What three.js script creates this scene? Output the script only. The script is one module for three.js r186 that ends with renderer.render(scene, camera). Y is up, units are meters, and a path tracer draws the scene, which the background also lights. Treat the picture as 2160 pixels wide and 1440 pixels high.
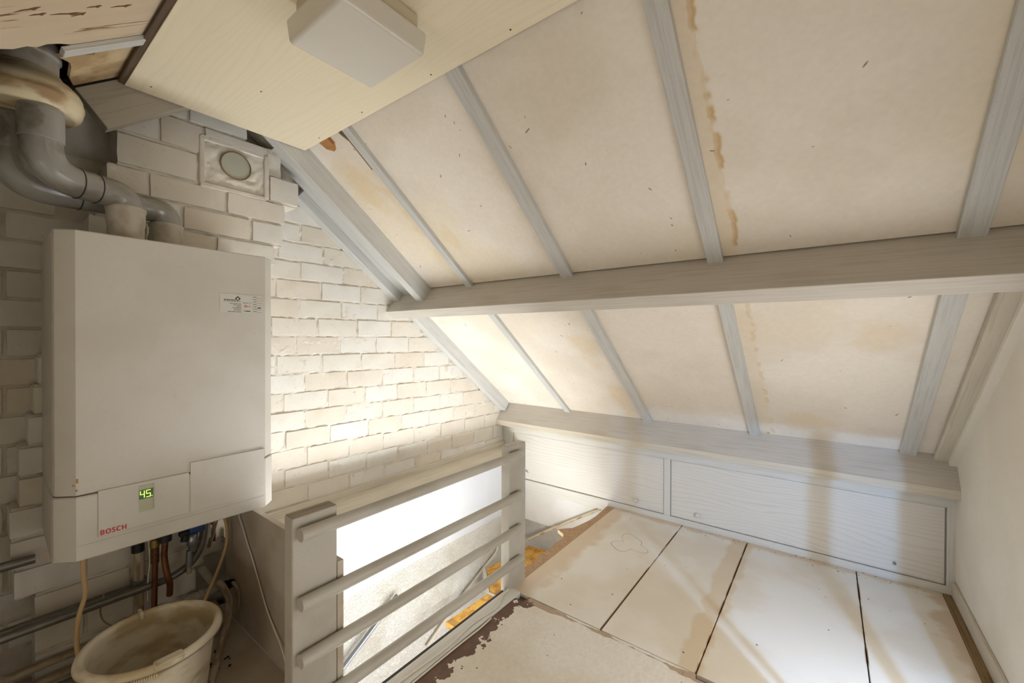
import * as THREE from 'three';
import { RoundedBoxGeometry } from 'three/addons/geometries/RoundedBoxGeometry.js';
import { mergeGeometries, mergeVertices, toCreasedNormals } from 'three/addons/utils/BufferGeometryUtils.js';
import { RectAreaLightUniformsLib } from 'three/addons/lights/RectAreaLightUniformsLib.js';

// ------------------------------------------------------------------ camera, light, exposure
const scene = new THREE.Scene();
scene.background = new THREE.Color(0x000000);
const RAD = Math.PI / 180;
const camera = new THREE.PerspectiveCamera(2 * Math.atan(720 / 875.3) / RAD, 2160 / 1440, 0.05, 40);
camera.position.set(2.05, 1.1, 2.574);
camera.rotation.set(-0.3555 * RAD, 37.26 * RAD, 0.1716 * RAD, 'YXZ');
scene.add(camera);
const renderer = new THREE.WebGLRenderer({ antialias: true });
renderer.toneMapping = THREE.LinearToneMapping;
renderer.toneMappingExposure = 1.3;
renderer.shadowMap.enabled = true;
RectAreaLightUniformsLib.init();
const UNSEEN_STAIR_LIGHT = { color: [0.92, 0.965, 1.0], intensity: 19 };   // unseen stairwell window, placed to light the brick wall and roof
const UNSEEN_DOOR_LIGHT = { color: [1.0, 0.965, 0.92], intensity: 2.7 };     // unseen door on the right, placed to light the room from that side
const LOW_FILL_LIGHT = { color: [1.0, 0.95, 0.88], intensity: 1.15 };      // added fill beside the camera, brightens the low left side
const REAR_FILL_LIGHT = { color: [1.0, 0.95, 0.87], intensity: 3.4 };     // added fill behind the camera, for faces turned that way
const LANDING_FILL_LIGHT = { color: [0.98, 0.985, 1.0], intensity: 2.3 };  // added fill low in the stairwell, brightens the stucco
const UNSEEN_LAMP_LIGHT = { color: [0.3, 0.55, 1.0], intensity: 2.2 };      // unseen cool lamp, placed to throw the bluish strips
function areaLight(name, w, h, pos, target, L) {
  const l = new THREE.RectAreaLight(new THREE.Color().setRGB(...L.color), L.intensity, w, h);
  l.name = name; l.position.set(...pos); l.lookAt(...target); scene.add(l); return l;
}
areaLight('unseen_stairwell_light', 1.3, 0.3, [0.83, -0.32, 1.2], [0.83 - 0.5, -0.32 + 0.866, 1.2], UNSEEN_STAIR_LIGHT);
areaLight('added_landing_light', 1.4, 0.66, [0.925, -0.93, 1.15], [0, -0.93, 1.15], LANDING_FILL_LIGHT);
areaLight('added_low_light', 0.5, 0.5, [2.47, 0.33, 1.95], [0, 0.33, 1.95], LOW_FILL_LIGHT);
areaLight('added_rear_light', 0.9, 0.44, [1.95, 0.38, 3.92], [1.95, 0.38, 0], REAR_FILL_LIGHT);
areaLight('unseen_right_door_light', 0.58, 0.8, [2.47, 0.48, 1.18], [0, 0.48, 1.18], UNSEEN_DOOR_LIGHT);

// ------------------------------------------------------------------ random numbers and noise
function rng(seed) { let a = seed >>> 0; return () => { a = (a + 0x6D2B79F5) | 0; let t = Math.imul(a ^ (a >>> 15), 1 | a); t = (t + Math.imul(t ^ (t >>> 7), 61 | t)) ^ t; return ((t ^ (t >>> 14)) >>> 0) / 4294967296; }; }
const rnd = rng(7);
const R = (a, b) => a + (b - a) * rnd();
function hash2(x, y, s) { let h = Math.imul(x, 374761393) + Math.imul(y, 668265263) + Math.imul(s, 2147483647); h = Math.imul(h ^ (h >>> 13), 1274126177); return ((h ^ (h >>> 16)) >>> 0) / 4294967296; }
function vnoise(x, y, p, q, s) {                 // value noise, period p x q cells
  const xi = Math.floor(x), yi = Math.floor(y), fx = x - xi, fy = y - yi, m = (a, n) => ((a % n) + n) % n;
  const u = fx * fx * (3 - 2 * fx), v = fy * fy * (3 - 2 * fy);
  const a = hash2(m(xi, p), m(yi, q), s), b = hash2(m(xi + 1, p), m(yi, q), s), c = hash2(m(xi, p), m(yi + 1, q), s), d = hash2(m(xi + 1, p), m(yi + 1, q), s);
  return a + (b - a) * u + (c - a) * v + (a - b - c + d) * u * v;
}
function fbm(u, v, cu, cv, oct, s) { let t = 0, w = 0.5, n = 0; for (let o = 0; o < oct; o++) { t += w * vnoise(u * cu, v * cv, cu, cv, s + o * 17); n += w; w *= 0.5; cu *= 2; cv *= 2; } return t / n; }
const cl = (x, a = 0, b = 1) => Math.min(b, Math.max(a, x));
const ss = (a, b, x) => { const t = cl((x - a) / (b - a)); return t * t * (3 - 2 * t); };

function tex(w, h, fn, size, srgb) {             // fn(u, v) -> [r, g, b] 0..255 or one number; size = metres per tile [x, y]
  const d = new Uint8Array(w * h * 4);
  for (let j = 0; j < h; j++) for (let i = 0; i < w; i++) {
    const c = fn((i + 0.5) / w, (j + 0.5) / h), k = (j * w + i) * 4;
    if (typeof c === 'number') d[k] = d[k + 1] = d[k + 2] = cl(c, 0, 255); else { d[k] = cl(c[0], 0, 255); d[k + 1] = cl(c[1], 0, 255); d[k + 2] = cl(c[2], 0, 255); }
    d[k + 3] = 255;
  }
  const t = new THREE.DataTexture(d, w, h, THREE.RGBAFormat);
  t.wrapS = t.wrapT = THREE.RepeatWrapping; t.magFilter = THREE.LinearFilter; t.minFilter = THREE.LinearMipmapLinearFilter; t.generateMipmaps = true;
  if (srgb) t.colorSpace = THREE.SRGBColorSpace;
  if (size) t.repeat.set(1 / size[0], 1 / size[1]);
  t.needsUpdate = true; return t;
}
const mix3 = (a, b, t) => [a[0] + (b[0] - a[0]) * t, a[1] + (b[1] - a[1]) * t, a[2] + (b[2] - a[2]) * t];
const mul3 = (a, k) => [a[0] * k, a[1] * k, a[2] * k];

// ------------------------------------------------------------------ textures
// painted timber: lengthwise grain (u along the length)
const grainBump = tex(512, 512, (u, v) => { const g = fbm(u, v, 6, 90, 3, 3), f = fbm(u, v, 24, 40, 3, 9); return 255 * (0.65 * g + 0.35 * f); }, [0.5, 0.25]);
function woodPaint(base, dark, seed, sp = 0.5) {
  return tex(512, 512, (u, v) => { const g = fbm(u, v, 4, 70, 3, seed), b = fbm(u, v, 5, 5, 4, seed + 5), s = fbm(u, v, 60, 120, 2, seed + 9); let t = 0.5 * ss(0.45, 0.75, g) + 0.35 * b; t += sp * ss(0.8, 0.88, s); return mix3(base, dark, cl(t)); }, [0.6, 0.3], true);
}
const greyMap = woodPaint([207, 207, 204], [186, 185, 181], 21);
const greyBrownMap = woodPaint([172, 165, 152], [150, 142, 128], 41, 0.25);
const creamMap = woodPaint([214, 206, 190], [190, 180, 160], 61, 0.25);
const palePaint = woodPaint([222, 220, 213], [205, 200, 190], 71, 0.25);
// flat sheet material, painted
const paintBump = tex(512, 512, (u, v) => 255 * (0.5 * fbm(u, v, 24, 24, 4, 5) + 0.5 * fbm(u, v, 120, 120, 2, 6)), [0.5, 0.5]);
const mottle = (base, dark, seed, size = 0.8) => tex(512, 512, (u, v) => { const b = fbm(u, v, 4, 4, 5, seed), s = fbm(u, v, 90, 90, 2, seed + 3); return mix3(base, dark, cl(0.9 * ss(0.35, 0.75, b) + 0.5 * ss(0.78, 0.86, s))); }, [size, size], true);
// wood-print boards: cathedral grain
function printGrain(base, line, seed, k, size) {
  return tex(1024, 512, (u, v) => {
    const w = fbm(u, v, 2, 3, 2, seed), w2 = fbm(u, v, 3, 12, 3, seed + 4);
    const r = (w * 6 + w2 * 1.2 + v * 20) % 1, l = ss(0.6, 0.95, r) * (1 - ss(0.95, 1, r)); const f = fbm(u, v, 8, 160, 2, seed + 8);
    const fade = 0.35 + 0.65 * fbm(u, v, 4, 4, 3, seed + 12);
    return mix3(base, line, cl(k * (l * fade * 0.8 + 0.3 * ss(0.6, 0.85, f))));
  }, size, true);
}
const doorMap = printGrain([224, 220, 212], [186, 179, 166], 101, 0.42, [1.2, 0.42]);
const plyMap = printGrain([237, 225, 198], [219, 204, 172], 131, 0.32, [1.3, 0.4]);
const chipMap = tex(512, 512, (u, v) => { const a = fbm(u, v, 40, 60, 3, 151), b = fbm(u, v, 6, 6, 4, 155); return mix3([192, 158, 120], mix3([128, 92, 66], [214, 190, 158], a), 0.55 + 0.4 * b - 0.2); }, [0.25, 0.25], true);
const osbMap = tex(512, 512, (u, v) => { const a = fbm(u, v, 14, 8, 4, 161), b = fbm(u, v, 60, 60, 2, 165), c = fbm(u, v, 5, 5, 3, 167); return mix3(mix3([236, 186, 92], [206, 146, 58], ss(0.4, 0.65, a)), [140, 90, 40], cl(ss(0.72, 0.85, b) * 0.5 + ss(0.66, 0.8, c) * 0.35)); }, [0.4, 0.4], true);
const stuccoBump = tex(512, 512, (u, v) => { const a = Math.abs(fbm(u, v, 40, 40, 3, 171) - 0.5) * 2; return 255 * (1 - ss(0, 0.35, a)); }, [0.35, 0.35]);
const brickBump = tex(512, 512, (u, v) => 255 * (0.6 * fbm(u, v, 14, 14, 5, 181) + 0.4 * fbm(u, v, 70, 70, 2, 187)), [0.35, 0.35]);
const brickMap = (base, dark, seed) => tex(256, 256, (u, v) => { const a = fbm(u, v, 5, 5, 5, seed), s = fbm(u, v, 40, 40, 2, seed + 7); return mix3(base, dark, cl(0.5 * ss(0.4, 0.8, a) + 0.9 * ss(0.83, 0.88, s))); }, [0.4, 0.4], true);
const concreteBump = tex(256, 256, (u, v) => 255 * fbm(u, v, 10, 10, 5, 191), [0.2, 0.2]);
const zincMap = tex(256, 256, (u, v) => mix3([150, 150, 146], [105, 102, 96], fbm(u, v, 12, 40, 4, 201)), [0.3, 0.1], true);
const grimeMap = (base, dirt, seed) => tex(256, 256, (u, v) => { const a = fbm(u, v, 6, 10, 5, seed); return mix3(base, dirt, ss(0.45, 0.75, a)); }, [0.35, 0.35], true);

// roof boards: one map over the whole front slope, x 0..2.5 m, s 0..2.2 m. Stains and specks are marks on the paint.
function stainAt(x, s, cx, cs, rx, rs, seed) { const d = Math.hypot((x - cx) / rx, (s - cs) / rs) + 2.6 * (fbm(x / 2.5, s / 2.5, 16, 16, 5, seed) - 0.5); return 1 - ss(0.35, 1.15, d); }
const specks = []; { const q = rng(11); for (let i = 0; i < 110; i++) specks.push([q() * 2.5, q() * 2.2, 0.002 + q() * 0.0035, q() * 3, 1 + q() * 3]); }
const roofMap = tex(1500, 1320, (u, v) => {
  const x = u * 2.5, s = v * 2.2; let c = [238, 230, 218];
  const b = fbm(u, v, 9, 8, 5, 211); c = mix3(c, [229, 219, 204], ss(0.35, 0.7, b));
  const b2 = fbm(u, v, 4, 4, 4, 215); c = mix3(c, [233, 218, 192], 0.6 * ss(0.5, 0.72, b2));
  let st = 0;
  st = Math.max(st, stainAt(x, s, 0.53, 1.72, 0.06, 0.3, 221)); st = Math.max(st, 0.5 * stainAt(x, s, 0.69, 1.55, 0.04, 0.12, 223));
  st = Math.max(st, 0.8 * stainAt(x, s, 0.40, 1.85, 0.1, 0.2, 225)); st = Math.max(st, 0.55 * stainAt(x, s, 1.05, 0.22, 0.05, 0.16, 227));
  st = Math.max(st, 0.5 * stainAt(x, s, 1.05, 0.7, 0.08, 0.22, 229)); st = Math.max(st, 0.4 * stainAt(x, s, 1.95, 0.15, 0.1, 0.1, 231)); st = Math.max(st, 0.4 * stainAt(x, s, 2.2, 0.8, 0.09, 0.12, 233));
  c = mix3(c, [224, 196, 148], 0.6 * st);
  // brown water line beside the third batten
  const e = 1.806 + 0.012 * (fbm(u, v, 30, 60, 3, 241) - 0.5) * 2 - 0.012 * (s - 1.5); const k = (s > 1.27 ? 1 : 0.35) * (1 - ss(0.004, 0.012, Math.abs(x - e))) * ss(0.3, 0.6, fbm(u, v, 40, 60, 2, 245));
  if (x > 1.76 && x < 1.9) c = mix3(c, [196, 160, 106], 0.75 * k); if (x > 1.76 && x < e) c = mix3(c, [226, 206, 174], s > 1.27 ? 0.5 : 0.3);
  const f = fbm(u, v, 200, 200, 2, 251); c = mul3(c, 0.985 + 0.03 * f);
  return c;
}, null, true);
{ const d = roofMap.image.data, W = 1500, H = 1320;               // specks and dead flies: small dark dashes
  for (const [x, s, r, a, L] of specks) { const n = Math.ceil(r * L / 2.5 * W * 1.5) + 1; for (let j = -n; j <= n; j++) for (let i = -n; i <= n; i++) { const dx = i / W * 2.5, dy = j / H * 2.2, p = dx * Math.cos(a) + dy * Math.sin(a), q = -dx * Math.sin(a) + dy * Math.cos(a); if (Math.hypot(p / (r * L * 0.6), q / (r * 0.35)) < 1) { const I = Math.round(x / 2.5 * W) + i, J = Math.round(s / 2.2 * H) + j; if (I >= 0 && J >= 0 && I < W && J < H) { const k = (J * W + I) * 4, t = 0.45; d[k] *= 1 - t; d[k + 1] *= 1 - t * 1.05; d[k + 2] *= 1 - t * 1.15; } } } } }

// floor boards: x 0.9..2.5, z 0..2.0
const fspecks = []; { const q = rng(23); for (let i = 0; i < 34; i++) fspecks.push([0.95 + q() * 1.55, q() * 1.6, 0.0016 + q() * 0.0022]); for (let i = 0; i < 50; i++) fspecks.push([1.4 + q() * 1.1, 0.012 + q() * q() * 0.09, 0.0014 + q() * 0.0026]); }
const floorMap = tex(1280, 1600, (u, v) => {
  const x = 0.9 + u * 1.6, z = v * 2.0; let c = [236, 231, 221];
  c = mix3(c, [226, 216, 199], ss(0.35, 0.7, fbm(u, v, 6, 8, 5, 301)));
  // brown dirt along seams and the foot of the knee wall, with ragged outlines
  const seams = [1.371, 1.71, 2.165]; let near = 1;
  if (z < 1.12) for (const q of seams) near = Math.min(near, Math.abs(x - q)); 
  const n1 = fbm(u, v, 20, 26, 4, 305);
  c = mix3(c, [212, 188, 152], 0.6 * (1 - ss(0.01 + 0.05 * n1, 0.02 + 0.07 * n1, Math.abs(x - 1.685) + (z > 1.12 ? 1 : 0))));
  c = mix3(c, [214, 186, 152], 0.6 * (1 - ss(0.0 + 0.06 * n1, 0.02 + 0.09 * n1, z)));
  c = mix3(c, [200, 172, 140], 0.6 * ss(2.36 + 0.12 * n1, 2.40 + 0.12 * n1, x + 0.04 * Math.sin(z * 5)));
  c = mix3(c, [208, 180, 144], 0.55 * (1 - ss(0.97 + 0.1 * n1, 1.02 + 0.12 * n1, x)) * (z < 1.12 ? 1 : 0));
  if (near < 0.006) c = mix3(c, [120, 84, 56], 0.8 * ss(0.3, 0.6, n1) * (1 - ss(0.002, 0.006, near)));
  // faint pencil squiggle on the first board
  const qx = x - 1.21, qz = z - 0.42, rr = Math.hypot(qx, qz * 0.8), aa = Math.atan2(qz, qx), t = 0.075 + 0.022 * Math.sin(3 * aa + 1) + 0.012 * Math.sin(5 * aa);
  if (Math.abs(rr - t) < 0.0022) c = mix3(c, [150, 140, 124], 0.55);
  if (z > 1.125) {                                        // front board: flaking paint over brown hardboard along its left edge
    const m = fbm(u, v, 14, 18, 5, 311) + 0.7 * (fbm(u, v, 70, 88, 3, 317) - 0.5), edge = x - 1.0;
    const lim = 0.65 - 1.0 * Math.max(0, 0.11 - edge) * 3 + 5 * Math.max(0, edge - 0.075);
    if (m > lim && edge > 0) c = mix3([120, 92, 76], [96, 72, 58], fbm(u, v, 60, 60, 2, 321));
    else if (m > lim - 0.025) c = mul3(c, 1.04);
    if (Math.abs(z - 1.14) < 0.02 * ss(0.3, 0.8, n1) && x > 1.05) c = mix3(c, [150, 118, 88], 0.6);
    c = mul3(c, 0.97 + 0.05 * fbm(u, v, 180, 220, 2, 331));
  }
  return c;
}, null, true);
{ const d = floorMap.image.data, W = 1280, H = 1600; for (const [x, z, r] of fspecks) { const n = Math.ceil(r / 1.6 * W) + 1; for (let j = -n; j <= n; j++) for (let i = -n; i <= n; i++) if (Math.hypot(i * 1.6 / W, j * 2 / H * (0.6 + hash2(i, j, 3))) < r) { const I = Math.round((x - 0.9) / 1.6 * W) + i, J = Math.round(z / 2 * H) + j; if (I >= 0 && J >= 0 && I < W && J < H) { const k = (J * W + I) * 4; d[k] *= 0.45; d[k + 1] *= 0.4; d[k + 2] *= 0.36; } } } }
const floorRelief = tex(512, 512, (u, v) => 255 * fbm(u, v, 60, 60, 3, 341), [0.5, 0.5]);
// paint coming off the rear slope in long tears
const peelMap = tex(768, 768, (u, v) => {
  let c = mix3([222, 206, 182], [204, 184, 154], fbm(u, v, 4, 16, 5, 351));
  const r = Math.abs(fbm(u, v, 3, 26, 4, 355) - 0.5), m = fbm(u, v, 5, 9, 3, 359); if (r < 0.012 && m > 0.54) c = [110, 76, 50]; else if (r < 0.02 && m > 0.52) c = [170, 134, 96];
  return c;
}, [1.0, 0.6], true);

// ------------------------------------------------------------------ materials
const M = (o) => new THREE.MeshStandardMaterial({ roughness: 0.6, ...o });
const mat = {
  roof: M({ map: roofMap, bumpMap: paintBump, bumpScale: 0.0004, roughness: 0.62 }),
  grey: M({ map: greyMap, bumpMap: grainBump, bumpScale: 0.0012, roughness: 0.55 }),
  greyBrown: M({ map: greyBrownMap, bumpMap: grainBump, bumpScale: 0.0005, roughness: 0.6 }),
  beam: M({ map: woodPaint([206, 200, 190], [188, 180, 168], 47, 0.2), bumpMap: grainBump, bumpScale: 0.0004, roughness: 0.55 }),
  railPaint: M({ map: mottle([186, 181, 170], [172, 165, 152], 49, 0.5), bumpMap: paintBump, bumpScale: 0.0003, roughness: 0.5 }),
  cream: M({ map: creamMap, bumpMap: grainBump, bumpScale: 0.0004, roughness: 0.6 }),
  pale: M({ map: palePaint, bumpMap: grainBump, bumpScale: 0.0003, roughness: 0.5 }),
  door: M({ map: doorMap, bumpMap: grainBump, bumpScale: 0.0002, roughness: 0.45 }),
  ply: M({ map: plyMap, bumpMap: paintBump, bumpScale: 0.0002, roughness: 0.5 }),
  floor: M({ map: floorMap, bumpMap: floorRelief, bumpScale: 0.0004, roughness: 0.55 }),
  floorRough: M({ map: floorMap, bumpMap: floorRelief, bumpScale: 0.0022, roughness: 0.65 }),
  wallBoard: M({ map: mottle([238, 232, 220], [230, 223, 208], 401, 1.1), bumpMap: paintBump, bumpScale: 0.0003, roughness: 0.6 }),
  stairBoard: M({ map: mottle([198, 188, 172], [176, 162, 143], 405, 0.7), bumpMap: paintBump, bumpScale: 0.0006, roughness: 0.75 }),
  white: M({ map: mottle([232, 230, 226], [222, 219, 212], 409, 0.9), roughness: 0.6 }),
  fascia: M({ map: mottle([192, 193, 197], [186, 187, 190], 411, 0.9), roughness: 0.6 }),
  stucco: M({ map: mottle([204, 201, 194], [190, 184, 172], 413, 0.5), bumpMap: stuccoBump, bumpScale: 0.003, roughness: 0.9 }),
  mortar: M({ map: mottle([227, 221, 210], [214, 204, 188], 417, 0.4), bumpMap: concreteBump, bumpScale: 0.003, roughness: 0.9 }),
  bricks: [brickMap([227, 222, 212], [216, 208, 195], 421), brickMap([225, 218, 206], [214, 203, 187], 431), brickMap([229, 226, 219], [219, 213, 203], 441), brickMap([224, 215, 201], [213, 201, 183], 451)].map((m) => M({ map: m, bumpMap: brickBump, bumpScale: 0.0012, roughness: 0.75 })),
  chip: M({ map: chipMap, bumpMap: concreteBump, bumpScale: 0.002, roughness: 0.9 }),
  osb: M({ map: osbMap, roughness: 0.6 }),
  peel: M({ map: peelMap, bumpMap: paintBump, bumpScale: 0.001, roughness: 0.7 }),
  peelWarm: M({ map: mottle([206, 184, 146], [168, 140, 102], 363, 0.2), bumpMap: concreteBump, bumpScale: 0.002, roughness: 0.8 }),
  tear: M({ map: woodPaint([120, 84, 56], [84, 58, 40], 365, 0.3), roughness: 0.9 }),
  dark: M({ color: 0x2a2119, roughness: 0.95 }),
  dirtyWood: M({ map: woodPaint([150, 124, 84], [104, 78, 48], 463, 0.5), roughness: 0.85 }),
  wornTop: M({ map: woodPaint([168, 156, 138], [112, 94, 74], 469, 0.6), roughness: 0.75 }),
  darkWood: M({ map: woodPaint([104, 88, 70], [70, 56, 44], 461, 0.3), roughness: 0.8 }),
  rawWood: M({ map: woodPaint([190, 138, 84], [150, 100, 56], 467, 0.2), roughness: 0.75 }),
  boiler: new THREE.MeshPhysicalMaterial({ map: mottle([204, 199, 190], [196, 190, 179], 471, 0.6), roughness: 0.38, clearcoat: 0.15, clearcoatRoughness: 0.35 }),
  boilerGrey: M({ color: 0xb4aea2, roughness: 0.45 }),
  pvc: new THREE.MeshPhysicalMaterial({ map: grimeMap([150, 148, 143], [124, 118, 108], 481), roughness: 0.24, clearcoat: 0.35, clearcoatRoughness: 0.15 }),
  pvcPale: M({ map: grimeMap([186, 180, 168], [168, 157, 140], 485), roughness: 0.42 }),
  pvcYellow: M({ map: grimeMap([214, 200, 168], [168, 140, 104], 489), roughness: 0.4 }),
  zinc: M({ map: zincMap, metalness: 0.55, roughness: 0.36 }),
  copper: M({ map: grimeMap([120, 74, 48], [74, 48, 34], 493), metalness: 0.6, roughness: 0.5 }),
  paintedPipe: M({ map: grimeMap([182, 168, 146], [140, 122, 98], 497), roughness: 0.6 }),
  rubber: M({ color: 0x26221f, roughness: 0.6 }),
  black: M({ color: 0x17181a, roughness: 0.5 }),
  blue: M({ color: 0x1f3f70, roughness: 0.45 }),
  hose: M({ color: 0xd2b483, roughness: 0.5 }),
  cableWhite: M({ color: 0xd8d2c2, roughness: 0.5 }),
  bucket: M({ map: grimeMap([214, 204, 182], [178, 160, 126], 501), roughness: 0.45 }),
  opal: new THREE.MeshPhysicalMaterial({ color: 0xd9d4ca, roughness: 0.32, clearcoat: 0.3, clearcoatRoughness: 0.25 }),
  opalSide: M({ color: 0xcfc4ac, roughness: 0.45 }),
  steel: M({ color: 0x8d9096, metalness: 0.8, roughness: 0.35 }),
  knob: M({ color: 0xd9d6cf, roughness: 0.35 }),
  vent: M({ color: 0xb9b9a8, roughness: 0.5 }),
};

// ------------------------------------------------------------------ helpers
const used = new Map();
function numbered(n) { const k = used.get(n) || 0; used.set(n, k + 1); return k ? n + '_' + String(k).padStart(3, '0') : n; }
function uvMetres(g, swap = false, off = [0, 0]) {             // box mapping in metres, u along the longest side
  g = g.index ? g.toNonIndexed() : g; g.computeBoundingBox();
  const b = g.boundingBox, L = [b.max.x - b.min.x, b.max.y - b.min.y, b.max.z - b.min.z], p = g.attributes.position, uv = new Float32Array(p.count * 2);
  const A = new THREE.Vector3(), B = new THREE.Vector3(), C = new THREE.Vector3();
  for (let i = 0; i < p.count; i += 3) {
    A.fromBufferAttribute(p, i); B.fromBufferAttribute(p, i + 1); C.fromBufferAttribute(p, i + 2);
    const n = B.clone().sub(A).cross(C.clone().sub(A)), a = [Math.abs(n.x), Math.abs(n.y), Math.abs(n.z)], d = a.indexOf(Math.max(...a));
    let o = [0, 1, 2].filter((k) => k !== d); if (L[o[0]] < L[o[1]]) o.reverse(); if (swap) o.reverse();
    [A, B, C].forEach((P, k) => { const q = [P.x, P.y, P.z]; uv[(i + k) * 2] = q[o[0]] + off[0]; uv[(i + k) * 2 + 1] = q[o[1]] + off[1]; });
  }
  g.setAttribute('uv', new THREE.BufferAttribute(uv, 2)); return g;
}
function box(x0, x1, y0, y1, z0, z1, bev = 0.002, swap = false) {
  const w = x1 - x0, h = y1 - y0, d = z1 - z0, r = Math.min(bev, w * 0.4, h * 0.4, d * 0.4);
  const g = bev > 0 ? new RoundedBoxGeometry(w, h, d, 1, r) : new THREE.BoxGeometry(w, h, d);
  g.translate((x0 + x1) / 2, (y0 + y1) / 2, (z0 + z1) / 2);
  return uvMetres(g, swap, [R(0, 3), R(0, 3)]);
}
function strip(g) { const n = g.index ? g.toNonIndexed() : g; for (const k of Object.keys(n.attributes)) if (!['position', 'normal', 'uv'].includes(k)) n.deleteAttribute(k); return n; }
const merge = (a) => (a.length === 1 ? a[0] : mergeGeometries(a.map(strip)));
function mesh(name, geo, m, parent) {
  const o = new THREE.Mesh(Array.isArray(geo) ? merge(geo) : geo, m); o.name = parent ? name : numbered(name);
  o.castShadow = o.receiveShadow = true;
  if (parent) { const k = parent.children.filter((c) => c.name.replace(/_\d{3}$/, '') === name).length; if (k) o.name = name + '_' + String(k).padStart(3, '0'); parent.add(o); } else scene.add(o);
  return o;
}
function tag(o, label, category, group) { o.userData.label = label; if (category) o.userData.category = category; if (group) o.userData.group = group; return o; }
function structure(o, label) { o.userData.kind = 'structure'; if (label) o.userData.label = label; return o; }
function thing(name, label, category, pos = [0, 0, 0], group) { const o = new THREE.Group(); o.name = numbered(name); scene.add(o); o.position.set(...pos); tag(o, label, category, group); return o; }
function room(name, label) { const o = new THREE.Group(); o.name = numbered(name); scene.add(o); return structure(o, label); }
const V = (x, y, z) => new THREE.Vector3(x, y, z);
function filleted(pts, r) {                                    // polyline with rounded corners
  const out = [V(...pts[0])];
  for (let i = 1; i < pts.length - 1; i++) {
    const a = V(...pts[i - 1]), b = V(...pts[i]), c = V(...pts[i + 1]), rr = Math.min(Array.isArray(r) ? r[i - 1] : r, a.distanceTo(b) * 0.49, b.distanceTo(c) * 0.49);
    const p = b.clone().add(a.sub(b).normalize().multiplyScalar(rr)), q = b.clone().add(c.sub(b).normalize().multiplyScalar(rr));
    for (let k = 0; k <= 10; k++) { const t = k / 10; out.push(p.clone().multiplyScalar((1 - t) * (1 - t)).add(b.clone().multiplyScalar(2 * t * (1 - t))).add(q.clone().multiplyScalar(t * t))); }
  }
  out.push(V(...pts[pts.length - 1])); return out;
}
function sweep(points, radius, sides = 14, caps = true) {      // tube of one or varying radius through given points
  const P = points.map((p) => (Array.isArray(p) ? V(...p) : p)).filter((p, i, a) => !i || p.distanceTo(a[i - 1]) > 1e-5), n = P.length, pos = [], uv = [], idx = [];
  const T = P.map((p, i) => P[Math.min(n - 1, i + 1)].clone().sub(P[Math.max(0, i - 1)]).normalize());
  let N = Math.abs(T[0].y) < 0.9 ? V(0, 1, 0) : V(1, 0, 0); N.sub(T[0].clone().multiplyScalar(N.dot(T[0]))).normalize(); let len = 0;
  for (let i = 0; i < n; i++) {
    if (i) { len += P[i].distanceTo(P[i - 1]); N.sub(T[i].clone().multiplyScalar(N.dot(T[i]))).normalize(); }
    const B = T[i].clone().cross(N), r = typeof radius === 'function' ? radius(i / (n - 1)) : radius;
    for (let k = 0; k <= sides; k++) { const a = k / sides * Math.PI * 2, q = P[i].clone().add(N.clone().multiplyScalar(Math.cos(a) * r)).add(B.clone().multiplyScalar(Math.sin(a) * r)); pos.push(q.x, q.y, q.z); uv.push(len, k / sides * 2 * Math.PI * r); }
  }
  for (let i = 0; i < n - 1; i++) for (let k = 0; k < sides; k++) { const a = i * (sides + 1) + k, b = a + sides + 1; idx.push(a, a + 1, b, a + 1, b + 1, b); }
  if (caps) for (const [i, f] of [[0, 1], [n - 1, 0]]) { const c = pos.length / 3; pos.push(P[i].x, P[i].y, P[i].z); uv.push(0, 0); const s = c + 1; for (let k = 0; k <= sides; k++) { const j = (i * (sides + 1) + k) * 3; pos.push(pos[j], pos[j + 1], pos[j + 2]); uv.push(0.01 * k, 0.01); } for (let k = 0; k < sides; k++) f ? idx.push(c, s + k + 1, s + k) : idx.push(c, s + k, s + k + 1); }
  const g = new THREE.BufferGeometry(); g.setAttribute('position', new THREE.Float32BufferAttribute(pos, 3)); g.setAttribute('uv', new THREE.Float32BufferAttribute(uv, 2)); g.setIndex(idx); g.computeVertexNormals(); return g.toNonIndexed();
}
function curve(pts, n = 40) { return new THREE.CatmullRomCurve3(pts.map((p) => V(...p)), false, 'centripetal').getPoints(n); }
function lathe(profile, seg = 32) { const g = new THREE.LatheGeometry(profile.map((p) => new THREE.Vector2(p[0], p[1])), seg); const uv = g.attributes.uv; for (let i = 0; i < uv.count; i++) uv.setXY(i, uv.getX(i) * 0.6, g.attributes.position.getY(i)); return g.toNonIndexed(); }
function ring(c, dir, r, t) { const g = new THREE.TorusGeometry(r, t, 8, 36); g.applyQuaternion(new THREE.Quaternion().setFromUnitVectors(V(0, 0, 1), V(...dir).normalize())); g.translate(...c); return g.toNonIndexed(); }
function cyl(a, b, r, sides = 18, r2) { const A = V(...a), B = V(...b), g = new THREE.CylinderGeometry(r2 ?? r, r, A.distanceTo(B), sides); g.applyQuaternion(new THREE.Quaternion().setFromUnitVectors(V(0, 1, 0), B.clone().sub(A).normalize())); const m = A.add(B).multiplyScalar(0.5); g.translate(m.x, m.y, m.z); return g.toNonIndexed(); }
function extrudeXY(shapePts, depth, bev = 0) {                 // polygon in x-y pushed along +z
  const s = new THREE.Shape(shapePts.map((p) => new THREE.Vector2(p[0], p[1])));
  return new THREE.ExtrudeGeometry(s, { depth, bevelEnabled: bev > 0, bevelThickness: bev, bevelSize: bev, bevelSegments: 1, bevelOffset: -bev });
}
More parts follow.
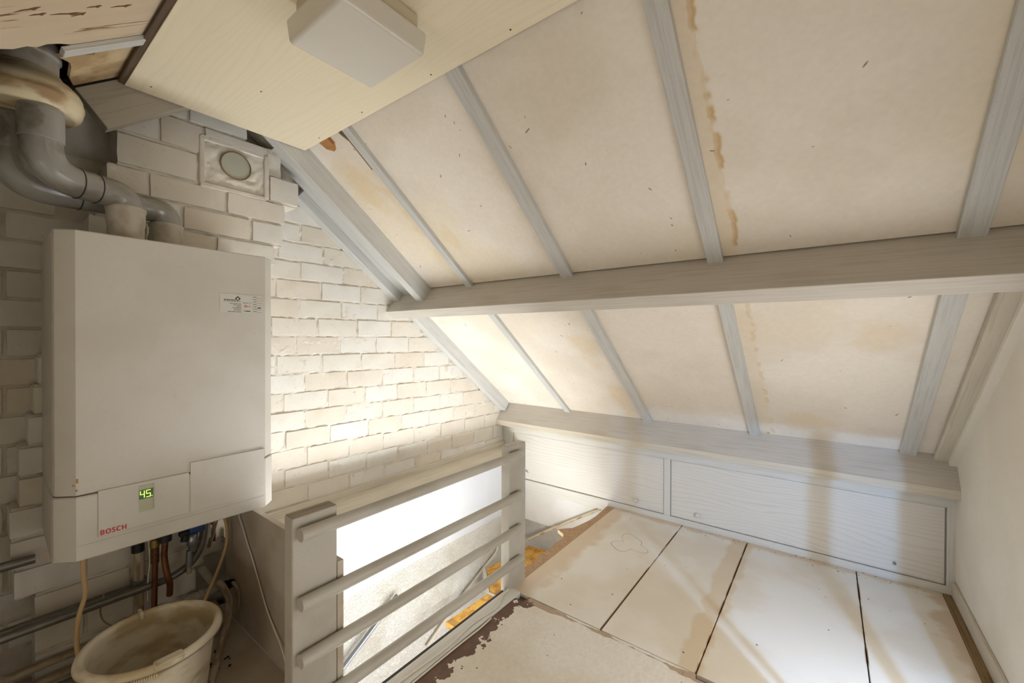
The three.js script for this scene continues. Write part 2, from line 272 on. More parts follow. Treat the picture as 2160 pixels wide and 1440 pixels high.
function yz(pts, x0, x1, holes = []) {                         // polygon given as [z, y], standing across x from x0 to x1
  const s = new THREE.Shape(pts.map((p) => new THREE.Vector2(-p[0], p[1]))); for (const h of holes) s.holes.push(new THREE.Path(h.map((p) => new THREE.Vector2(-p[0], p[1]))));
  const g = new THREE.ExtrudeGeometry(s, { depth: x1 - x0, bevelEnabled: false }); g.rotateY(Math.PI / 2); g.translate(x0, 0, 0); return uvMetres(g);
}
function plan(pts, y0, y1, bev = 0) {                          // polygon given as [x, z], standing from y0 to y1
  const g = extrudeXY(pts.map((p) => [p[0], -p[1]]), y1 - y0 - 2 * bev, bev); g.rotateX(-Math.PI / 2); g.translate(0, y0 + bev, 0); return uvMetres(g);
}

// ------------------------------------------------------------------ roof planes: local frame (x, s up the slope, p into the room)
const PITCH = 37.6 * RAD, cP = Math.cos(PITCH), sP = Math.sin(PITCH);
function slopeFrame(o, rear) {
  const m = new THREE.Matrix4();
  if (!rear) m.makeBasis(V(1, 0, 0), V(0, sP, cP), V(0, -cP, sP)).setPosition(0, 0.61, 0);
  else m.makeBasis(V(-1, 0, 0), V(0, sP, -cP), V(0, -cP, -sP)).setPosition(0, 0.61, 3.969);
  o.applyMatrix4(m); return o;
}
function roofUV(g) { const p = g.attributes.position, uv = g.attributes.uv; for (let i = 0; i < p.count; i++) uv.setXY(i, p.getX(i) / 2.5, p.getY(i) / 2.2); return g; }
const S_P0 = 1.198, S_P1 = 1.2626;                             // the purlin between these
{
  const f = slopeFrame(room('ceiling_front', 'sloping white boarded roof between grey battens'));
  mesh('roof_deck', box(-0.1, 2.6, -0.35, 2.56, -0.16, -0.02, 0), mat.darkWood, f);
  const edges = [0.0, 0.565, 0.605, 1.13, 1.185, 1.715, 1.765, 2.315, 2.37, 2.5];
  const cols = [[0.0, 0.585], [0.587, 1.157], [1.159, 1.74], [1.742, 2.342], [2.344, 2.5]];
  for (const [a, b] of cols) {
    mesh('roof_panel', roofUV(box(a, b, -0.06, S_P0 + 0.03, -0.014, 0, 0.001)), mat.roof, f);
    if (b < 0.6) {                                             // first upper board has a torn top corner
      const g = extrudeXY([[0, S_P1 + 0.006], [b, S_P1 + 0.006], [b, 2.02], [0.555, 2.03], [0.545, 2.0], [0.535, 2.08], [0.515, 2.12], [0.5, 2.3], [0.45, 2.3], [0.44, 2.13], [0.415, 2.09], [0.395, 2.13], [0.38, 2.3], [0, 2.3]], 0.012); g.translate(0, 0, -0.012); mesh('roof_panel', roofUV(g), mat.roof, f);
    } else mesh('roof_panel', roofUV(box(a, b, S_P1 + 0.006, 2.4, -0.014, 0, 0.001)), mat.roof, f);
  }
  for (const [a, b] of [[0.565, 0.605], [1.13, 1.185], [1.715, 1.765], [2.315, 2.37]]) {
    for (const [s0, s1] of [[-0.03, S_P0 + 0.01], [S_P1 - 0.005, 2.4]]) mesh('batten', box(a, b, s0, s1, 0, 0.021, 0.002), mat.grey, f);
  }
  mesh('batten', box(2.425, 2.5, -0.03, S_P0 + 0.01, 0, 0.03, 0.008), mat.cream, f).userData.label = 'cream cover strip against the right wall';
  mesh('batten', box(2.45, 2.5, S_P1, 2.3, 0, 0.02, 0.006), mat.cream, f); mesh('wall_filler', box(2.469, 2.499, -0.02, S_P0, 0.024, 0.05, 0.002), mat.wallBoard, f);
  mesh('gable_trim', box(0.004, 0.06, -0.01, S_P0 + 0.005, 0, 0.079, 0.002), mat.grey, f);
  mesh('gable_trim', box(0.004, 0.06, S_P1 - 0.002, 1.995, 0, 0.078, 0.002), mat.grey, f);
  mesh('rafter', box(0.236, 0.287, S_P1 - 0.002, 2.34, 0, 0.097, 0.002), mat.grey, f); mesh('filler_strip', box(0.06, 0.236, S_P1 - 0.002, 2.2, 0, 0.03, 0.002), mat.grey, f);
  mesh('torn_batten', box(0.542, 0.5645, 1.955, 2.2, -0.001, 0.009, 0.003), mat.dirtyWood, f);
  mesh('wood_splinter', extrudeXY([[0.38, 2.16], [0.45, 2.16], [0.456, 2.105], [0.432, 2.08], [0.40, 2.1]], 0.015), mat.rawWood, f);
  const bm = slopeFrame(structure(mesh('beam', box(-0.05, 2.6, S_P0, S_P1, -0.01, 0.1576, 0.003), mat.beam), 'long grey purlin crossing under the roof slope'));
  bm.name = 'ceiling_beam'; 
  const pl = slopeFrame(structure(mesh('wall_plate', box(-0.05, 2.498, -0.095, -0.02, -0.02, 0.157, 0.003), mat.beam), 'grey wall plate beam at the foot of the roof slope'));
  pl.name = 'ceiling_beam_001';
}
{
  const f = slopeFrame(room('ceiling_rear', 'rear roof slope with peeling cream paint'), true);
  const b = (x0, x1, ...r) => box(-x1, -x0, ...r);
  mesh('roof_deck', b(-0.1, 2.6, -0.35, 2.56, -0.2, -0.1, 0), mat.dark, f);
  const zs = (z) => (3.969 - z) / cP;                          // s of a given z
  const g = extrudeXY([[-2.55, -0.1], [-2.55, zs(2.05)], [-0.583, zs(2.05)], [-0.6, zs(2.2)], [-0.6, zs(2.42)], [-0.615, zs(2.44)], [-0.622, zs(2.46)], [-0.612, zs(2.475)], [-0.626, zs(2.49)], [-0.62, zs(2.51)], [-0.632, zs(2.53)], [-0.62, zs(2.56)], [-0.63, zs(2.7)], [-0.62, -0.1]], 0.014); g.translate(0, 0, -0.014);
  mesh('roof_panel', uvMetres(g), mat.peel, f);
  const g2 = extrudeXY([[-0.545, zs(2.06)], [-0.29, zs(2.06)], [-0.29, zs(2.38)], [-0.36, zs(2.395)], [-0.44, zs(2.40)], [-0.47, zs(2.405)], [-0.52, zs(2.43)], [-0.515, zs(2.40)], [-0.5, zs(2.366)], [-0.53, zs(2.36)], [-0.535, zs(2.3)], [-0.545, zs(2.2)]], 0.008); g2.translate(0, 0, -0.012);
  mesh('roof_panel', uvMetres(g2), mat.peelWarm, f);
  mesh('roof_panel', b(0.0, 0.25, -0.1, zs(2.02), -0.034, -0.02, 0), mat.dark, f);
  mesh('batten', b(0.566, 0.601, zs(2.437), zs(2.03), 0.0, 0.013, 0.002), mat.grey, f);
  mesh('rafter', b(0.24, 0.287, zs(2.38), 2.45, 0, 0.116, 0.003), mat.greyBrown, f);
  for (const [x, z, w, a] of [[0.80, 2.50, 0.045, 0.25], [0.775, 2.485, 0.03, 0.1], [0.765, 2.445, 0.06, -0.1], [0.755, 2.425, 0.03, 0.4], [0.785, 2.405, 0.03, 0.1], [0.775, 2.36, 0.045, 0.05]]) {       // curls of lifted paint
    const sh = [[-w / 2, 0], [-w * 0.2, 0.0035], [w * 0.05, 0.002], [w * 0.3, 0.004], [w / 2, 0.001], [w * 0.36, -0.003], [w * 0.22, -0.008], [w * 0.1, -0.003], [-w * 0.15, -0.0015]], q = extrudeXY(sh, 0.0012); q.rotateZ(a + Math.PI / 2); q.translate(-x, zs(z), -0.0006); mesh('paint_tear', uvMetres(q), mat.tear, f);
  }
}
{ // flat ridge ceiling
  const c = room('ceiling_ridge', 'flat cream wood-grain ceiling board under the ridge');
  mesh('ceiling_panel', box(0.292, 2.55, 1.89, 1.902, 1.708, 2.272, 0.001), mat.ply, c);
  mesh('edge_strip', box(0.292, 2.55, 1.893, 1.955, 2.272, 2.287, 0.002), mat.darkWood, c);
  for (const [x, z] of [[0.45, 1.73], [0.75, 1.735], [1.1, 1.73], [1.4, 1.73], [0.35, 2.22], [0.6, 2.0]]) mesh('nail_head', cyl([x, 1.889, z], [x, 1.8915, z], 0.0025, 8), mat.rubber, c);
}

// ------------------------------------------------------------------ gable wall with bricks
{
  const w = room('wall_gable', 'white painted brick gable wall with a chimney pier');
  const hole = [[2.26, 1.92], [2.26, 1.735], [2.36, 1.74], [2.46, 1.80], [2.62, 1.92]];
  mesh('backing', yz([[-0.3, -0.3], [4.3, -0.3], [4.3, 0.4], [1.985, 2.25], [-0.3, 0.45]], -0.12, -0.012, [hole]), mat.mortar, w);
  mesh('cavity', box(-0.36, -0.34, 1.5, 2.3, 1.9, 3.0, 0), mat.dark, w);
  // lumpy joint face
  const rough = (z0, z1, y0, y1, x, amp, seed, cell = 0.012) => {
    const nz = Math.max(2, Math.round((z1 - z0) / cell)), ny = Math.max(2, Math.round((y1 - y0) / cell)), g = new THREE.PlaneGeometry(z1 - z0, y1 - y0, nz, ny), p = g.attributes.position, uv = g.attributes.uv;
    for (let i = 0; i < p.count; i++) { const a = p.getX(i), b = p.getY(i), n = vnoise(a * 45 + 100, b * 60 + 100, 9999, 9999, seed) - 0.5 + 0.7 * (vnoise(a * 110 + 300, b * 130 + 300, 9999, 9999, seed + 3) - 0.5); p.setZ(i, amp * n); uv.setXY(i, a, b); }
    g.rotateY(Math.PI / 2); g.translate(x, (y0 + y1) / 2, (z0 + z1) / 2); g.computeVertexNormals(); return g;
  };
  mesh('mortar_joints', rough(-0.05, 2.2, 0.2, 1.95, 0.0, 0.009, 31), mat.mortar, w);
  mesh('mortar_joints', rough(2.2, 3.2, -0.02, 1.72, -0.004, 0.008, 37, 0.02), mat.mortar, w);
  // brick shapes: a few worn blanks, scaled to length and height
  const blanks = [];
  for (let k = 0; k < 8; k++) {
    const g = mergeVertices(new THREE.BoxGeometry(1, 1, 1, 1, 3, 5).deleteAttribute('normal').deleteAttribute('uv')), p = g.attributes.position;
    const gx = new Float32Array(p.count * 3);
    for (let i = 0; i < p.count; i++) {
      let x = p.getX(i), y = p.getY(i), z = p.getZ(i); const ey = Math.abs(y) > 0.49, ez = Math.abs(z) > 0.49;
      if (x > 0) { if (ey) y *= 1 - 0.045 * rnd(); if (ez) z *= 1 - 0.02 * rnd(); x += (ey || ez ? -0.05 : 0) + R(-0.04, 0.04); } else { if (ey) y *= 1 + R(0, 0.02); }
      p.setXYZ(i, x, y, z);
    }
    blanks.push(g);
  }
  const geoCache = new Map();
  function brick(x, y0, y1, z0, z1, depth = 0.02) {             // front face at x
    const l = Math.round((z1 - z0) * 200) / 200, h = Math.round((y1 - y0) * 500) / 500, k = Math.floor(rnd() * blanks.length), key = [k, l, h, depth].join();
    if (!geoCache.has(key)) { let g = blanks[k].clone(); { const p = g.attributes.position; for (let i = 0; i < p.count; i++) p.setXYZ(i, p.getX(i) > 0 ? depth / 2 + (p.getX(i) - 0.5) * 0.02 : -depth / 2, p.getY(i) * h, p.getZ(i) * l); } g = g.toNonIndexed(); g.computeVertexNormals(); geoCache.set(key, uvMetres(toCreasedNormals(g, 0.7), false, [k * 0.37, k * 0.21])); }
    const o = mesh('brick', geoCache.get(key), mat.bricks[Math.floor(rnd() * 4)], w); o.position.set(x - depth / 2 + R(-0.002, 0.002), (y0 + y1) / 2, (z0 + z1) / 2); o.rotation.x = R(-0.008, 0.008); return o;
  }
  const roofY = (z) => 0.61 + 0.77 * z;
  // recessed wall: the joints of each course (heights drift as measured)
  const yj = (k, z) => { const t = cl((1.75 - z) / 0.8, -0.5, 2); return (0.482 + 0.0897 * k) * (1 - t) + (0.456 + 0.0936 * k) * t; };
  const known = { 1: 1.66, 2: 1.568, 3: 1.668, 4: 1.576, 5: 1.704, 6: 1.606, 7: 1.508, 8: 1.595, 9: 1.70, 10: 1.585, 11: 1.69, 12: 1.59, 13: 1.70, 14: 1.6 };
  for (let k = -2; k <= 15; k++) {
    const ph = known[k] ?? (k % 2 ? 1.66 : 1.56); let z = ph + 0.222 * 2; if (z > 1.98) z -= 0.222; 
    while (z > -0.02) {
      const l = 0.222 + R(-0.006, 0.006), z0 = Math.max(z - l, 0.005), y0 = yj(k, z - l / 2) + 0.005, y1 = yj(k + 1, z - l / 2) - 0.005;
      const top = roofY(z0) - 0.02;
      if (z - z0 > 0.03 && y0 < top - 0.01 && y0 > 0.24) {
        let zz0 = z0 + 0.005; const lim = (y1 - 0.02 - 0.61) / 0.77 + 0.0; if (zz0 < lim - 0.09) zz0 = lim - 0.09;
        if (z - 0.005 - zz0 > 0.025) brick(0.0045, y0, y1, zz0, z - 0.005);
      }
      z -= l;
    }
  }
  // left recess, mostly in the dark
  for (let k = -4; k <= 13; k++) { const y0 = 0.482 + 0.0925 * k, ph = (k & 1) ? 0.11 : 0; if (y0 + 0.085 > 1.735) continue; for (let z = 2.28 + ph; z < 2.95; z += 0.224) brick(0.005, y0 + 0.005, y0 + 0.0875, z + 0.004, z + 0.219); }
  // the pier: toothed edges, one course after another
  const pj = [2.02, 1.925, 1.812, 1.697, 1.603, 1.508]; for (let i = 6; i < 24; i++) pj.push(1.508 - 0.0925 * (i - 5));
  const rightEdge = [1.86, 1.72, 1.65, 1.71, 1.718, 1.752, 1.772, 1.80, 1.83, 1.83, 1.86, 1.88, 1.9, 1.93, 1.95, 1.97, 1.99, 1.99, 2.014, 2.04, 2.04, 2.04, 2.04];
  const leftEdge = [2.14, 2.262, 2.262, 2.285, 2.315, 2.33, 2.35, 2.36, 2.37, 2.385, 2.44, 2.45, 2.463, 2.48, 2.48, 2.498, 2.498, 2.49, 2.45, 2.45, 2.45, 2.45, 2.45];
  const joints = { 0: [2.06], 1: [2.146, 2.012], 2: [2.03], 3: [2.177, 1.937], 4: [2.081, 1.844], 5: [2.19, 1.97] };
  const cores = [];
  for (let i = 0; i < 23; i++) {
    const y1 = pj[i], y0 = pj[i + 1]; if (y1 < 0.02) break; const yb = Math.max(y0, 0), r = rightEdge[i], l = leftEdge[i];
    cores.push(box(-0.02, 0.094, yb, y1, r + 0.004, l - 0.004, 0), rough(r + 0.003, l - 0.003, yb, y1, 0.102, 0.008, 50 + i));
    let zs = joints[i]; if (!zs) { zs = []; for (let z = 2.3 - ((i & 1) ? 0.11 : 0) + 0.15; z > r + 0.05; z -= 0.224) if (z < l - 0.05) zs.push(z); }
    const cuts = [l, ...zs, r];
    for (let j = 0; j < cuts.length - 1; j++) {
      if (i === 2 && j === 1) { brick(0.112, y0 + 0.006, y1 - 0.006, r, 1.77, 0.11); continue; }          // beside the vent block
      if (i === 1 && j === 2) { brick(0.112, y0 + 0.075, y1 - 0.004, r + 0.06, cuts[j] - 0.005, 0.05); continue; }
      brick(0.112, yb + 0.006, y1 - 0.006, cuts[j + 1] + (j < cuts.length - 2 ? 0.005 : 0), cuts[j] - (j ? 0.005 : 0), j === cuts.length - 2 || !j ? 0.11 : 0.03);
    }
  }
  mesh('mortar_joints', cores, mat.mortar, w);
  // rendered block round the vent
  mesh('mortar_patch', [rough(1.788, 2.022, 1.702, 1.885, 0.107, 0.007, 91, 0.008), box(0.08, 0.112, 1.872, 1.895, 1.785, 2.025, 0.006), box(0.08, 0.114, 1.69, 1.712, 1.785, 2.025, 0.006), box(0.08, 0.113, 1.70, 1.89, 2.008, 2.028, 0.006), box(0.08, 0.115, 1.70, 1.89, 1.774, 1.796, 0.006)], mat.mortar, w);
  // short timber skirting where the wall meets the stair ledge
  mesh('wall_skirting', box(0.0, 0.028, 0.25, 0.297, 0.005, 1.92, 0.004), mat.cream, w);
}
{ const v = thing('vent_pipe', 'round grey-green capped vent pipe set in the chimney brickwork', 'vent', [0.1, 1.805, 1.902]);
  const c = (a, b, r, m, n) => mesh(n, cyl([a, 0, 0], [b, 0, 0], r, 40), m, v);
  mesh('pipe_rim', ring([0.014, 0, 0], [1, 0, 0], 0.0545, 0.0024), mat.dirtyWood, v);
  c(-0.02, 0.012, 0.053, mat.vent, 'cap'); }

// ------------------------------------------------------------------ knee wall with cupboard doors
{
  const w = room('wall_knee', 'low knee wall of painted boards under the roof slope');
  mesh('backing', box(-0.05, 2.6, -0.02, 0.62, -0.1, -0.022, 0), mat.white, w);
  mesh('top_rail', box(0.0, 2.5, 0.373, 0.5, -0.02, 0.0, 0.0015), mat.pale, w);
  mesh('cover_moulding', box(0.0, 2.497, 0.434, 0.476, 0.03, 0.082, 0.004), mat.cream, w);
  mesh('bottom_rail', box(0.0, 2.5, -0.042, 0.032, -0.02, 0.006, 0.004), mat.pale, w);
  mesh('stile', box(0.0, 0.105, 0.03, 0.375, -0.02, 0.0, 0.0015), mat.pale, w);
  mesh('stile', box(1.26, 1.298, 0.03, 0.375, -0.02, 0.001, 0.0015), mat.pale, w);
  mesh('stile', box(2.467, 2.5, 0.03, 0.375, -0.02, 0.0, 0.0015), mat.pale, w);
  for (const [n, x0, x1, knobs] of [['door_1', 0.109, 1.257, [0.24, 1.09]], ['door_2', 1.301, 2.461, [1.455, 2.30]]]) {
    const d = structure(mesh(n, box(x0, x1, 0.035, 0.371, -0.021, -0.005, 0.001), mat.door), n === 'door_1' ? 'left low cupboard door with pale wood grain' : 'right low cupboard door with pale wood grain');
    for (const kx of knobs) { const k = mesh('knob', lathe([[0, 0.026], [0.008, 0.026], [0.0125, 0.021], [0.0125, 0.014], [0.008, 0.008], [0.006, 0]], 20), kx > 2 ? mat.steel : mat.knob, d); k.rotation.x = Math.PI / 2; k.position.set(kx, kx < 0.3 ? 0.085 : 0.078, -0.006); if (kx > 2) k.scale.set(0.5, 0.6, 0.5); }
  }
}
// ------------------------------------------------------------------ right and rear walls
{
  const w = room('wall_right', 'smooth cream boarded wall on the right');
  mesh('board', yz([[-0.2, -0.05], [-0.2, 0.5], [1.985, 2.2], [4.2, 0.5], [4.2, -0.05]], 2.5, 2.58, [[[0.86, 0.03], [0.86, 0.94], [1.5, 0.94], [1.5, 0.03]], [[1.67, 0.05], [1.67, 0.61], [2.23, 0.61], [2.23, 0.05]]]), mat.wallBoard, w);
  mesh('board', yz([[-0.02, 0.0], [-0.02, 0.612], [0.0, 0.632], [0.8, 1.23], [0.8, 0.0]], 2.494, 2.5), mat.wallBoard, w);
  structure(mesh('baseboard_right', box(2.482, 2.494, -0.01, 0.062, 0.008, 0.85, 0.003), mat.cream), 'thin cream skirting along the right wall');
  structure(mesh('trim_1', box(2.454, 2.482, -0.015, 0.002, 0.01, 0.85, 0.002), mat.dirtyWood), 'bare dirty floor strip beside the right skirting');
  const r = structure(mesh('wall_rear', box(-0.1, 2.6, -0.05, 0.75, 3.95, 4.05, 0), mat.wallBoard), 'low wall behind');
  const rw = room('added_window_3', 'added window in the low rear wall, fill light behind the camera');  // added behind the camera to lift the faces turned towards it
  mesh('pane', box(1.5, 2.4, 0.16, 0.6, 3.932, 3.94, 0), new THREE.MeshStandardMaterial({ color: 0xe8e4da, emissive: new THREE.Color().setRGB(...REAR_FILL_LIGHT.color), emissiveIntensity: 0.6, roughness: 0.5 }), rw);
  mesh('frame', [box(1.47, 1.5, 0.13, 0.63, 3.925, 3.948, 0.003), box(2.4, 2.43, 0.13, 0.63, 3.925, 3.948, 0.003), box(1.5, 2.4, 0.13, 0.16, 3.925, 3.948, 0.003), box(1.5, 2.4, 0.6, 0.63, 3.925, 3.948, 0.003)], mat.pale, rw);
  structure(mesh('wall_unseen_partition', yz([[2.75, 0.0], [2.75, 1.53], [2.8, 1.49], [2.8, 0.0]], 0.0, 0.8), mat.wallBoard), 'unseen short partition beyond the left edge of the view, placed to shade the left recess');  // out of view, keeps rear light off the left recess
  const d = room('door_3', 'unseen glazed door in the right wall, out of view, lighting the room');  // out of view, lights the room from the right
  mesh('frame', [box(2.5, 2.56, 0.04, 0.93, 0.865, 0.89, 0.003), box(2.5, 2.56, 0.04, 0.93, 1.47, 1.495, 0.003), box(2.5, 2.56, 0.9, 0.93, 0.89, 1.47, 0.003), box(2.5, 2.56, 0.04, 0.08, 0.89, 1.47, 0.003)], mat.pale, d);
  const glow = new THREE.MeshStandardMaterial({ color: 0xe8e4da, emissive: new THREE.Color().setRGB(...UNSEEN_DOOR_LIGHT.color), emissiveIntensity: 0.6, roughness: 0.5 });
  mesh('pane', box(2.52, 2.53, 0.08, 0.9, 0.89, 1.47, 0), glow, d);
  const lw = room('added_window_2', 'added low window in the right wall, fill light out of view');  // added out of view to brighten the low left side
  mesh('pane', box(2.52, 2.53, 0.08, 0.58, 1.7, 2.2, 0), new THREE.MeshStandardMaterial({ color: 0xe8e4da, emissive: new THREE.Color().setRGB(...LOW_FILL_LIGHT.color), emissiveIntensity: 0.6, roughness: 0.5 }), lw);
  mesh('frame', [box(2.5, 2.56, 0.055, 0.605, 1.675, 1.7, 0.003), box(2.5, 2.56, 0.055, 0.605, 2.2, 2.225, 0.003), box(2.5, 2.56, 0.58, 0.605, 1.7, 2.2, 0.003), box(2.5, 2.56, 0.055, 0.08, 1.7, 2.2, 0.003), box(2.58, 2.62, -0.05, 0.7, 1.6, 2.3, 0)], mat.pale, lw);
  mesh('jamb', box(2.58, 2.66, -0.05, 1.3, 0.8, 1.56, 0), mat.wallBoard, d);
}
// ------------------------------------------------------------------ floor
function floorUV(g) { const p = g.attributes.position, uv = g.attributes.uv; for (let i = 0; i < p.count; i++) uv.setXY(i, (p.getX(i) - 0.9) / 1.6, p.getZ(i) / 2.0); return g; }
{
  const f = room('floor', 'loft floor of worn white painted boards');
  mesh('subfloor', [box(0.95, 2.6, -0.2, -0.019, -0.1, 4.05, 0), box(-0.1, 0.95, -0.2, -0.019, 1.915, 4.05, 0)], mat.darkWood, f);
  for (const [a, b] of [[0.948, 1.369], [1.373, 1.708], [1.712, 2.163], [2.167, 2.453]]) mesh('floor_panel', floorUV(box(a, b, -0.018, R(-0.002, 0.001), 0.008, 1.121, 0.002)), mat.floor, f);
  mesh('floor_panel', floorUV(plan([[1.0, 1.165], [1.04, 1.165], [1.045, 1.128], [1.712, 1.126], [1.712, 1.145], [2.495, 1.145], [2.495, 2.0], [1.0, 2.0]], -0.018, 0.0)), mat.floorRough, f);
  mesh('floor_panel', box(1.0, 2.495, -0.018, 0.0, 2.003, 3.95, 0.001), mat.wallBoard, f);
  mesh('floor_panel', box(-0.0, 0.995, -0.018, 0.0, 1.945, 3.95, 0.001), mat.stairBoard, f).userData.label = 'dusty brown boards round the boiler';
  // ragged chipboard edge at the stair opening
  const pts = [[0.947, 0.01], [0.947, 1.03]], edge = [[0.9, 1.03], [0.885, 0.95], [0.9, 0.88], [0.885, 0.8], [0.895, 0.72], [0.882, 0.64], [0.89, 0.58], [0.865, 0.53], [0.81, 0.50], [0.835, 0.465], [0.87, 0.43], [0.885, 0.36], [0.90, 0.28], [0.905, 0.2], [0.9, 0.1], [0.895, 0.01]];
  mesh('chipboard_edge', plan([...pts, ...edge], -0.024, -0.004), mat.chip, f);
  mesh('edge_board', box(0.938, 0.998, -0.02, 0.007, 1.125, 2.2, 0.003), mat.pale, f);
  mesh('edge_gap', box(0.916, 0.937, -0.06, -0.004, 1.15, 1.94, 0.002), mat.rubber, f);
}
// ------------------------------------------------------------------ stairwell
{
  const w = room('wall_stairwell', 'bright white stairwell walls below the loft floor');
  mesh('stucco_wall', box(0.06, 0.18, -2.5, -0.10, -0.1, 2.0, 0), mat.stucco, w);
  mesh('stucco_wall', box(0.0, 1.1, -2.5, -0.27, -0.1, -0.03, 0), mat.stucco, w);
  mesh('smooth_board', box(0.1, 1.1, -0.28, -0.02, -0.1, -0.022, 0), mat.white, w);
  mesh('fascia', box(0.185, 0.203, -0.16, 0.262, 0.0, 1.92, 0.002), mat.fascia, w);
  mesh('ledge', box(0.0, 0.212, 0.245, 0.264, 0.002, 1.92, 0.003), mat.cream, w);
  mesh('east_wall', box(0.95, 1.05, -2.5, -0.2, -0.1, 2.0, 0), mat.white, w);
  const lw2 = room('added_window_4', 'added window low in the stairwell, fill light for the stucco'); mesh('pane', box(0.94, 0.947, -1.26, -0.6, 0.45, 1.85, 0), new THREE.MeshStandardMaterial({ color: 0xe8e4da, emissive: new THREE.Color().setRGB(...LANDING_FILL_LIGHT.color), emissiveIntensity: 0.6, roughness: 0.5 }), lw2); mesh('frame', [box(0.93, 0.949, -1.29, -1.26, 0.42, 1.88, 0.003), box(0.93, 0.949, -0.6, -0.57, 0.42, 1.88, 0.003)], mat.pale, lw2);  // glowing pane added to light the lower stucco
  mesh('south_wall', box(0.06, 1.0, -2.5, -0.001, 1.925, 2.0, 0), mat.white, w);
  mesh('landing', box(0.0, 1.1, -2.6, -2.5, -0.1, 2.0, 0), mat.white, w);
  const win = room('unseen_window_1', 'unseen tilted window under the loft floor, placed to light the brick wall and roof');  // unseen, tilted to send light up the brickwork and roof
  win.position.set(0.834, -0.33, 1.2); win.rotation.z = Math.atan2(0.866, -0.5) - Math.PI / 2;
  mesh('pane', box(-0.15, 0.15, -0.006, 0.0, -0.65, 0.65, 0), new THREE.MeshStandardMaterial({ color: 0xe8e4da, emissive: new THREE.Color().setRGB(...UNSEEN_STAIR_LIGHT.color), emissiveIntensity: 1.0, roughness: 0.5 }), win);
  mesh('frame', box(-0.165, 0.165, -0.02, -0.007, -0.67, 0.67, 0.003), mat.pale, win); for (const q of [-0.1, 0, 0.1, 0.16]) mesh('added_louvre', box(q - 0.0015, q + 0.0015, 0.02, 0.1, -0.65, 0.65, 0), mat.boilerGrey, win);  // slats added to cut the light on the fascia
  const e = structure(mesh('wall_stair_end', box(0.112, 0.95, 0.0, 0.468, 1.921, 1.94, 0.002), mat.stairBoard), 'dusty brown upright board closing the stairwell end beside the boiler');
}
{ const s = thing('staircase', 'winding stair treads of yellow chipboard seen below the railing', 'stairs');
  const y = -0.45;
  mesh('tread', plan([[0.395, 0.99], [0.41, 0.66], [0.94, 0.66], [0.94, 0.99]], y - 0.03, y, 0.002), mat.osb, s);
  mesh('tread', plan([[0.225, 0.45], [0.24, 0.33], [0.94, 0.2], [0.94, 0.645], [0.41, 0.635]], y - 0.03, y, 0.002), mat.osb, s);
  mesh('tread', plan([[0.25, 0.28], [0.27, 0.02], [0.42, 0.0], [0.94, 0.0], [0.94, 0.18]], y - 0.03, y, 0.002), mat.osb, s);
  mesh('nosing', plan([[0.4, 0.66], [0.415, 0.645], [0.94, 0.645], [0.94, 0.66]], y - 0.03, y + 0.004), mat.pale, s); mesh('nosing', plan([[0.215, 0.455], [0.41, 0.64], [0.4, 0.66], [0.206, 0.47]], y - 0.14, y + 0.002), mat.pale, s);
  mesh('riser', box(0.41, 0.94, -0.65, y - 0.03, 0.66, 0.69, 0), mat.white, s); }
tag(mesh('stair_handrail', sweep(curve([[0.24, -0.425, 0.03], [0.45, -0.285, 0.012], [0.835, -0.045, -0.008]]), 0.009, 10), mat.pvcYellow), 'thin cream pipe slanting up the white wall behind the far railing post', 'pipe');
tag(mesh('rope', sweep(curve([[0.19, -0.36, 0.28], [0.194, -0.40, 0.31], [0.195, -0.47, 0.47], [0.194, -0.57, 0.7], [0.194, -0.7, 0.95]]), 0.008, 10), mat.cream), 'beige rope rail curving down the stucco stairwell wall beside the treads', 'rope');
tag(mesh('metal_rail', sweep([[0.21, -0.285, 1.17], [0.21, -0.55, 1.6]], 0.012, 12), mat.steel), 'grey metal handrail slanting down the stucco stairwell wall', 'rail');

// ------------------------------------------------------------------ railing
{ const r = thing('railing', 'grey painted loft railing of two posts and four round rails', 'railing', [0.95, 0, 1.5]);
  const post = (z0, z1, y0) => mesh('post', box(-0.048, 0, y0, 0.631, z0 - 1.5, z1 - 1.5, 0.006, false), mat.railPaint, r);
  post(1.94, 2.065, 0.0); post(1.02, 1.143, -0.02);
  mesh('worn_top', box(-0.0455, -0.0025, 0.6306, 0.6316, 1.943 - 1.5, 2.062 - 1.5, 0.0003), mat.wornTop, r);
  for (const y of [0.59, 0.409, 0.261, 0.122]) mesh('rail', sweep([[0.017, y, 2.053 - 1.5], [0.017, y, 1.078 - 1.5]], 0.0178, 22), mat.railPaint, r);
}
// ------------------------------------------------------------------ ceiling lamp
{ const l = thing('ceiling_lamp', 'square opal ceiling lamp, switched off, under the cream ridge board', 'lamp', [1.152, 1.89, 2.005]);
  mesh('base', box(-0.1, 0.1, -0.05, 0, -0.1, 0.1, 0.006), mat.opalSide, l);
  const n = 4, g = new RoundedBoxGeometry(0.222, 0.058, 0.222, 3, 0.01), p = g.attributes.position;
  for (let i = 0; i < p.count; i++) { const k = 1 + 0.05 * (p.getY(i) + 0.029) / 0.058; p.setX(i, p.getX(i) * k); p.setZ(i, p.getZ(i) * k); } g.computeVertexNormals(); g.translate(0, -0.073, 0); mesh('diffuser', g, mat.opal, l); }

